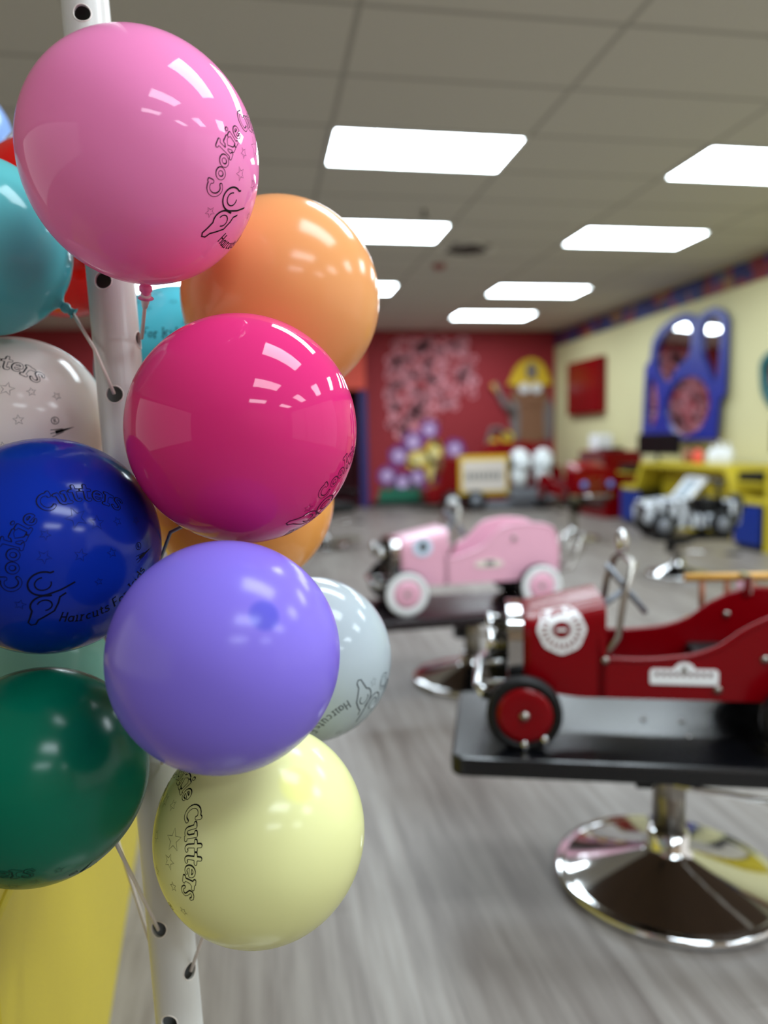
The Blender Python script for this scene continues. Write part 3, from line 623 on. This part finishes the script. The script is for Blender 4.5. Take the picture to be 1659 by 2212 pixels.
# ------------------------------------------------------------------ the balloon pole
AX0 = Vector((-.084, .7505, 0)); AX1 = Vector((-.21, .9582, 2.4)); AXD = (AX1 - AX0).normalized(); PR = .0248
holes = [(-.1666, .8617, 1.5727), (-.1561, .838, 1.2941), (-.1488, .8275, 1.1745), (-.1243, .8532, 1.2343), (-.1248, .7796, .603), (-.0936, .7822, .5493), (-.1174, .77, .5007), (-.1330, .79, 1.04), (-.085, .83, .96)]
e1 = AXD.orthogonal().normalized(); e2 = AXD.cross(e1)
L_ = (AX1 - AX0).length
pole = thing('balloon_pole', 'white plastic pole with round holes holding the balloons', 'pole', AX0)
m = MB()
def ringp(h, r): return [AXD * h + (e1 * math.cos(a) + e2 * math.sin(a)) * r for a in [2 * PI * q / 64 for q in range(64)]]
m.grid([ringp(.02, PR - .003), ringp(.02, PR), ringp(L_, PR), ringp(L_, PR - .003), ringp(.02, PR - .003)], True, True)
tube = m.build('tube', 'pvc', pole)
mc = MB()
hole_dirs = []
for p in holes:
    d = Vector(p) - AX0; h = d.dot(AXD); n = (d - AXD * h).normalized(); hole_dirs.append((h, n))
    mc.tube([AXD * h + n * (PR - .012), AXD * h + n * (PR + .012)],    .0088, 28)
cut = mc.build('cutter', ['pvc_edge'], pole)
bo = tube.modifiers.new('drill', 'BOOLEAN'); bo.object = cut; bo.operation = 'DIFFERENCE'; bo.solver = 'EXACT'
dg = bpy.context.evaluated_depsgraph_get(); me = bpy.data.meshes.new_from_object(tube.evaluated_get(dg))
tube.modifiers.clear(); tube.data = me
for f in me.polygons: f.use_smooth = True
ed = tube.modifiers.new('crisp', 'EDGE_SPLIT'); ed.split_angle = .7
bpy.data.objects.remove(cut)
for h, n in hole_dirs:
    r_ = []
    t1 = AXD.cross(n).normalized()
    pts = []
    for q in range(33):
        a = 2 * PI * q / 32; s, u = .0091 * math.sin(a), .0091 * math.cos(a)
        th = s / PR; pts.append(AXD * (h + u) + (n * math.cos(th) + t1 * math.sin(th)) * (PR + .0001))
    MB().tube(pts, .0006, 6, False).build('hole_rim', 'pvc_edge', pole)
m = MB(); m.lathe([(.0001, 0), (.17, 0), (.175, .01), (.16, .03), (.05, .045), (.034, .06), (.034, .1), (.026, .1)], 48, o=(0, .0, 0)); m.build('base', 'pvc', pole)

# ------------------------------------------------------------------ balloon lettering (outline slab letters, traced from a distance field)
def arc(cx, cy, rx, ry, a0, a1, n=14): return [(cx + rx * math.cos(math.radians(a0 + (a1 - a0) * k / n)), cy + ry * math.sin(math.radians(a0 + (a1 - a0) * k / n))) for k in range(n + 1)]
SK = {'C': (.80, [arc(.42, .48, .33, .42, 48, 305), [(.66, .92), (.64, .70)]]), 'o': (.62, [arc(.31, .31, .21, .24, 0, 360, 20)]),
      'K': (.80, [[(.16, 0), (.16, 1)], [(.03, 1), (.28, 1)], [(.03, 0), (.29, 0)], [(.17, .36), (.58, .66)], [(.46, .68), (.72, .68)], [(.33, .48), (.60, .02)], [(.50, 0), (.76, 0)]]),
      'i': (.40, [[(.2, 0), (.2, .62)], [(.07, .62), (.2, .62)], [(.06, 0), (.34, 0)], [(.19, .88), (.21, .88)]]),
      'e': (.62, [[(.10, .33), (.50, .33)], arc(.31, .31, .21, .25, 0, 310, 18)]),
      'u': (.70, [[(.04, .62), (.16, .62), (.16, .2)] + arc(.33, .2, .17, .17, 180, 340, 8), [(.40, .62), (.52, .62), (.52, 0), (.64, 0)]]),
      't': (.50, [[(.22, .86), (.22, .18)] + arc(.34, .16, .12, .13, 180, 310, 6), [(.04, .60), (.42, .60)]]),
      'r': (.52, [[(.05, .62), (.16, .62), (.16, 0)], [(.03, 0), (.30, 0)], [(.17, .42), (.27, .57), (.42, .57)]]),
      's': (.50, [[(.44, .55), (.36, .63), (.22, .63), (.11, .55), (.11, .44), (.22, .36), (.34, .29), (.43, .18), (.39, .05), (.25, -.02), (.12, .0), (.03, .08)]]),
      'H': (.72, [[(.12, 0), (.12, 1)], [(.56, 0), (.56, 1)], [(.12, .5), (.56, .5)]]), 'a': (.58, [arc(.27, .3, .2, .27, 0, 360, 18), [(.48, .6), (.48, 0)]]),
      'c': (.54, [arc(.3, .3, .2, .27, 50, 310, 14)]), 'F': (.62, [[(.12, 0), (.12, 1), (.54, 1)], [(.12, .52), (.44, .52)]]), 'd': (.60, [arc(.27, .3, .2, .27, 0, 360, 18), [(.48, 1), (.48, 0)]]),
      'R': (.7, [[(.15, 0), (.15, 1), (.4, 1), (.55, .8), (.4, .55), (.15, .55)], [(.35, .55), (.6, 0)]]), ' ': (.36, [])}
def simplify(p, tol):
    if len(p) < 3: return p
    a, b = np.array(p[0]), np.array(p[-1]); d = b - a; L = np.hypot(*d)
    q = np.array(p); dist = np.abs((q[:, 0] - a[0]) * d[1] - (q[:, 1] - a[1]) * d[0]) / L if L > 1e-9 else np.hypot(q[:, 0] - a[0], q[:, 1] - a[1])
    i = int(dist.argmax())
    if dist[i] < tol: return [p[0], p[-1]]
    return simplify(p[:i + 1], tol)[:-1] + simplify(p[i:], tol)
def outline(strokes, half=.085, res=.02):
    xs = np.arange(-.2, 1.15, res); ys = np.arange(-.25, 1.25, res); X, Y = np.meshgrid(xs, ys); D = np.full(X.shape, 9.)
    for st in strokes:
        for (ax_, ay), (bx, by) in zip(st[:-1], st[1:]):
            dx, dy = bx - ax_, by - ay; L2 = dx * dx + dy * dy + 1e-12
            t = np.clip(((X - ax_) * dx + (Y - ay) * dy) / L2, 0, 1); D = np.minimum(D, np.hypot(X - ax_ - t * dx, Y - ay - t * dy))
    D = D - half; segs = {}
    def cut_(p, q):
        (i, j), (k, l) = p, q; a, b = D[i, j], D[k, l]; t = a / (a - b)
        return (xs[j] + t * (xs[l] - xs[j]), ys[i] + t * (ys[k] - ys[i]))
    nxt = {}; pos = {}
    for i in range(D.shape[0] - 1):
        for j in range(D.shape[1] - 1):
            c = [(i, j), (i, j + 1), (i + 1, j + 1), (i + 1, j)]; sgn = [D[p] < 0 for p in c]
            if all(sgn) or not any(sgn): continue
            ent, ext = [], []
            for k in range(4):
                p, q = c[k], c[(k + 1) % 4]
                if sgn[k] != sgn[(k + 1) % 4]:
                    key = tuple(sorted((p, q))); pos[key] = cut_(*key); (ext if sgn[k] else ent).append(key)
            for a, b in zip(ext, ent): nxt[a] = b
    loops = []; left = set(nxt)
    while left:
        s = left.pop(); lp = [s]; cur = nxt.get(s)
        while cur in left: left.discard(cur); lp.append(cur); cur = nxt.get(cur)
        if len(lp) > 8:
            P = [pos[q] for q in lp]; h = len(P) // 2
            loops.append(simplify(P[:h + 1], .006)[:-1] + simplify(P[h:] + [P[0]], .006))
    return loops
OUT = {ch: outline(SK[ch][1], .066 if ch in 'se' else .082) for ch in 'CoKieutrs'}
def star(x, y, r, rot): 
    q = [(x + (r if k % 2 == 0 else r * .42) * math.cos(rot + PI / 2 + PI * k / 5), y + (r if k % 2 == 0 else r * .42) * math.sin(rot + PI / 2 + PI * k / 5)) for k in range(10)]
    return q + [q[0]]
def logo():
    """ink strokes (polyline, width, shaded) in radians around the logo centre"""
    S = []; s = .178; r = .575; text = 'CooKie Cutters'
    tot = sum(SK[c][0] for c in text) * s; a = math.radians(108) + tot / r / 2
    for ch in text:
        w = SK[ch][0] * s
        for lp in OUT.get(ch, []):
            out = []
            for (x, y) in lp:
                th = a - x * s / r; rr = r + y * s; out.append((rr * math.cos(th), rr * math.sin(th)))
            S.append((out, .0055, True))
        a -= w / r
    s = .112; r = .82; text = 'Haircuts For Kids'; tot = sum(SK[c][0] for c in text) * s; a = math.radians(276) - tot / r / 2
    for ch in text:
        for st in SK[ch][1]:
            S.append(([((r - y * s) * math.cos(a + x * s / r), (r - y * s) * math.sin(a + x * s / r) + .25) for x, y in st], .013, False))
        a += SK[ch][0] * s / r
    for i, (x, y, q) in enumerate([(.05, .42, .10), (-.25, .38, .05), (.20, .31, .07), (.40, .24, .045), (-.33, .20, .065), (-.66, -.17, .055), (.02, -.2, .04), (.62, .16, .045), (-.05, .1, .06), (.22, .0, .05)]): S.append((star(x, y, q, .4 * i), .004, False))
    big = [(-.30, .05)] + arc(-.42, -.03, .125, .11, 45, 270, 18) + [(-.3, -.135), (-.17, -.11)]
    S += [(big, .016, False), (arc(-.42, -.03, .068, .06, 80, 360, 16), .012, False)]
    low = [(-.385, -.16)] + arc(-.475, -.24, .115, .10, 60, 195, 12) + [(-.615, -.32), (-.655, -.39), (-.64, -.43), (-.60, -.43), (-.565, -.385), (-.50, -.36), (-.41, -.325), (-.355, -.25), (-.33, -.20), (-.27, -.18)]
    S += [(low, .016, False), (arc(-.47, -.24, .062, .056, 150, -100, 14), .012, False)]
    S += [([(.50, -.195), (.70, -.19)], .034, 'taper'), ([(.46, -.16), (.58, -.178)], .006, False), ([(.46, -.23), (.58, -.21)], .006, False), ([(.45, -.195), (.52, -.195)], .006, False)]
    S += [(arc(.53, -.08, .036, .036, 0, 360, 18), .006, False)] + [([(.53 - .018 + x * .045, -.08 - .022 + y * .045) for x, y in st], .006, False) for st in SK['R'][1]]
    return S
LOGO = logo()

CAMR = Vector((.9864, -.1638, -.0201)).normalized()
yaw, pit, rol = .1648, .0958, .0201
FW = Vector((math.sin(yaw) * math.cos(pit), math.cos(yaw) * math.cos(pit), -math.sin(pit)))
r0 = Vector((math.cos(yaw), -math.sin(yaw), 0)); u0_ = r0.cross(FW)
CR = r0 * math.cos(rol) - u0_ * math.sin(rol); CU = u0_ * math.cos(rol) + r0 * math.sin(rol)
def room_dir(v): return (CR * v[0] + CU * v[1] - FW * v[2]).normalized()   # right, up, towards the visitor

def balloon(lab, pos, R, col, rough, neck, stick=None, tip=None, ink='ink', prints=None, trans=.16, stick_m='offwhite', elong=1., cup=False):
    pos = Vector(pos); nd = room_dir(neck); ax = -nd
    q = Vector((0, 0, 1)).rotation_difference(ax)
    prof = []
    for k in range(1, 58):
        t = PI * k / 60; rr = R * math.sin(t); zz = R * math.cos(t) * (elong if t > PI / 2 else 1)
        prof.append((rr, zz))
    zt = -R * elong
    prof += [(R * .12, zt * 1.004), (R * .085, zt * 1.02), (R * .055, zt * 1.04), (R * .045, zt * 1.06)]
    prof = [(.0004, R)] + prof
    m = MB(); m.lathe(prof, 96)
    for v in m.bm.verts: v.co = q @ v.co
    if prints:
        bvh = BVHTree.FromBMesh(m.bm); m.mi = 1
        for (cd, rot, sc) in prints:
            C = room_dir(cd); U = (CU - C * CU.dot(C)).normalized(); Rt = U.cross(C)
            cr, sr = math.cos(math.radians(rot)), math.sin(math.radians(rot))
            for (pl, w, sh) in LOGO:
                # resample so that ribbons hug the surface
                dense = []
                for a, b in zip(pl[:-1], pl[1:]):
                    n = max(1, int(math.hypot(b[0] - a[0], b[1] - a[1]) / .05)); dense += [(a[0] + (b[0] - a[0]) * i / n, a[1] + (b[1] - a[1]) * i / n) for i in range(n)]
                dense.append(pl[-1]); P = []
                for (x, y) in dense:
                    x, y = x * sc, y * sc; x, y = x * cr - y * sr, x * sr + y * cr; rho = math.hypot(x, y)
                    d = C * math.cos(rho) + (Rt * x + U * y) * (math.sin(rho) / rho if rho > 1e-6 else 1)
                    hit, nr, _, _ = bvh.ray_cast(Vector((0, 0, 0)), d)
                    if hit is None: P = []; break
                    P.append((hit, d))
                if len(P) < 2: continue
                closed = (P[0][0] - P[-1][0]).length < 1e-6; n = len(P); W = w * sc * R
                rowsA, rowsB = [], []
                for i in range(n):
                    pa = P[i - 1][0] if i else (P[-2][0] if closed else P[0][0]); pb = P[i + 1][0] if i < n - 1 else (P[1][0] if closed else P[-1][0])
                    tg = (pb - pa).normalized(); nrm = P[i][1]; sd = tg.cross(nrm).normalized(); h = W / 2
                    if sh is True:
                        lx, ly = sd.dot(Rt), sd.dot(U); gx, gy = lx * cr + ly * sr, -lx * sr + ly * cr
                        h *= 1 + 1.5 * max(0, -(gx * .75 - gy * .6))
                    if sh == 'taper': h = W / 2 * (1 - i / (n - 1)) + .0001
                    rowsA.append(P[i][0] + nrm * .00025 + sd * h); rowsB.append(P[i][0] + nrm * .00025 - sd * h)
                m.grid([rowsA, rowsB], False, True)
    # keep the crown of the balloon on the mesh's own z axis for the tip shading
    qi = q.inverted()
    for v in m.bm.verts: v.co = qi @ v.co
    lm = latex('latex_' + str(len(bpy.data.materials)), col, rough, tip, trans)
    o = m.build('balloon', [lm, ink])
    o.location = pos; o.rotation_mode = 'QUATERNION'; o.rotation_quaternion = q
    tag(o, lab, 'balloon', 'balloons on the pole')
    zn = zt * 1.06
    m = MB(); m.lathe([(R * .045, zn), (R * .062, zn - .002), (R * .062, zn - .006), (R * .04, zn - .008), (R * .05, zn - .012), (R * .075, zn - .014), (R * .04, zn - .013)], 20); m.build('knot', lm, o)
    npos = pos + q @ Vector((0, 0, zn - .012))
    def local(p): return qi @ (Vector(p) - pos)
    if stick is None:   # stick runs to the pole below the balloon
        h = max(.1, (npos - AX0).dot(AXD) - .10); c = AX0 + AXD * h; d = (npos - c); d -= AXD * d.dot(AXD); stick = [npos, c + d.normalized() * (PR + .0026)]
    else: stick = [npos] + [Vector(p) for p in stick]
    MB().tube([local(p) for p in stick], .0019, 10).build('stick', stick_m, o)
    if cup:
        dv = (stick[1] - stick[0]).normalized()
        MB().tube([local(stick[0] - dv * .004), local(stick[0] + dv * .004), local(stick[0] + dv * .016)], [.005, .0045, .003], 16).build('cup', 'white', o)
    return o

balloon('large light pink balloon at the top of the pole, lettering at its right', (-.0936, .7124, 1.3732), .1029, (255, 146, 204), .05, (-.16, -.80, -.58), [(-.1195, .838, 1.2345)], prints=[((.955, -.295, -.02), 28.3, .885)], cup=True, elong=1.04)
balloon('light orange balloon right of the pink balloon, upper of the two orange ones', (.0321, .8969, 1.2870), .1151, (240, 168, 106), .17, (-.8, -.55, .15))
balloon('magenta balloon in the middle of the bunch with faint lettering on its lower right', (-.0140, .7062, 1.1325), .1057, (228, 52, 126), .05, (-.44, -.64, -.63), [(-.0897, .7551, 1.0338), (-.1126, .80, .9852)], prints=[((.732, -.646, -.215), 7.2, .915)], ink='ink_wine', stick_m='grey')
balloon('purple balloon in front of the pole, below the magenta balloon', (-.0326, .5999, .9501), .0926, (140, 120, 230), .20, (-.46, -.45, -.76), None, tip=((104, 98, 216), .12))
balloon('pale yellow balloon at the bottom with black lettering reading downwards', (-.0115, .6987, .7453), .1008, (236, 236, 170), .17, (-.42, -.66, -.6), [(-.0936, .7822, .5493)], tip=((244, 243, 156), .16), prints=[((-.894, .067, .443), -58.7, 1.024)])
balloon('deep blue balloon at the left edge with dark lettering across its front', (-.1977, .7361, 1.0279), .1010, (10, 46, 166), .15, (-.3, -.3, -.9), ink='ink_blue', prints=[((.666, -.113, .737), 21.9, .935)], trans=.12)
balloon('dark green balloon at the lower left edge', (-.2082, .6982, .8229), .0956, (5, 104, 78), .2, (.42, -.5, -.76), [(-.15, .72, .735), (-.1248, .7796, .603)], ink='ink_green', prints=[((.013, -.949, .316), 30, 1.0)], trans=.12)
balloon('teal balloon at the left edge behind the pink balloon', (-.2829, .8620, 1.3319), .0918, (104, 202, 206), .12, (.78, -.56, -.28), [(-.1656, .8262, 1.2211), (-.1485, .8255, 1.1748)])
balloon('pearly white balloon above the blue balloon with black lettering', (-.274, .924, 1.146), .1006, (250, 240, 234), .12, (.6, -.7, -.2), None, prints=[((.215, -.113, .970), 15.5, 1.111)])
balloon('pale aqua balloon showing between the blue and the green balloon', (-.2944, 1.0389, .8282), .1084, (140, 200, 186), .12, (.55, -.8, .25), [(-.1337, .8158, .5368)])
balloon('cyan balloon behind the pole showing the words for kids', (-.1042, 1.1172, 1.2245), .1203, (92, 208, 226), .12, (-.3, -.7, .5), None, ink='ink_soft', prints=[((-.10, .69, .717), -16, .99)])
balloon('bright red balloon behind the pole, mostly hidden by teal and pink balloons', (-.2520, 1.0785, 1.4113), .1150, (232, 30, 26), .12, (.5, -.5, .6), None)
balloon('light orange balloon behind the magenta balloon, lower of the two orange ones', (-.0220, .9341, 1.0530), .1128, (242, 168, 88), .12, (-.7, -.7, .15), None)
balloon('pale grey balloon behind the purple balloon with upside down lettering', (.0522, .8825, .8593), .0986, (180, 192, 198), .1, (-.8, -.5, .2), None, ink='ink_grey', prints=[((.507, -.791, .342), 259.7, 1.105)])
balloon('light blue balloon cut off at the left edge, farthest from the pole', (-.5051, 1.4612, 1.6672), .0925, (150, 186, 246), .15, (.6, -.7, .4), None)

# ------------------------------------------------------------------ camera, world, colour
cam = bpy.data.cameras.new('camera'); co = bpy.data.objects.new('camera', cam); COL.objects.link(co)
mw = Matrix(((CR.x, CU.x, -FW.x, 0), (CR.y, CU.y, -FW.y, 0), (CR.z, CU.z, -FW.z, 1.12), (0, 0, 0, 1))); co.matrix_world = mw
cam.sensor_fit = 'VERTICAL'; cam.sensor_height = 36; cam.sensor_width = 27; cam.lens = 36 * 1600 / 2212
cam.clip_start = .02; cam.clip_end = 60
cam.dof.use_dof = True; cam.dof.focus_distance = .67; cam.dof.aperture_fstop = 26.04 / 11.; cam.dof.aperture_blades = 0
scene.camera = co
w = bpy.data.worlds.new('daylight'); scene.world = w; w.use_nodes = True
bg = w.node_tree.nodes['Background']
bg.inputs['Color'].default_value = (1.0, .97, .93, 1); bg.inputs['Strength'].default_value = 1.1
scene.view_settings.view_transform = 'Standard'; scene.view_settings.look = 'None'; scene.view_settings.exposure = 0
cy = scene.cycles
cy.use_denoising = True; cy.use_adaptive_sampling = True; cy.adaptive_threshold = .03; cy.adaptive_min_samples = 12; cy.max_bounces = 8; cy.diffuse_bounces = 4; cy.glossy_bounces = 4; cy.transmission_bounces = 4
cy.caustics_reflective = False; cy.caustics_refractive = False; cy.sample_clamp_indirect = 6
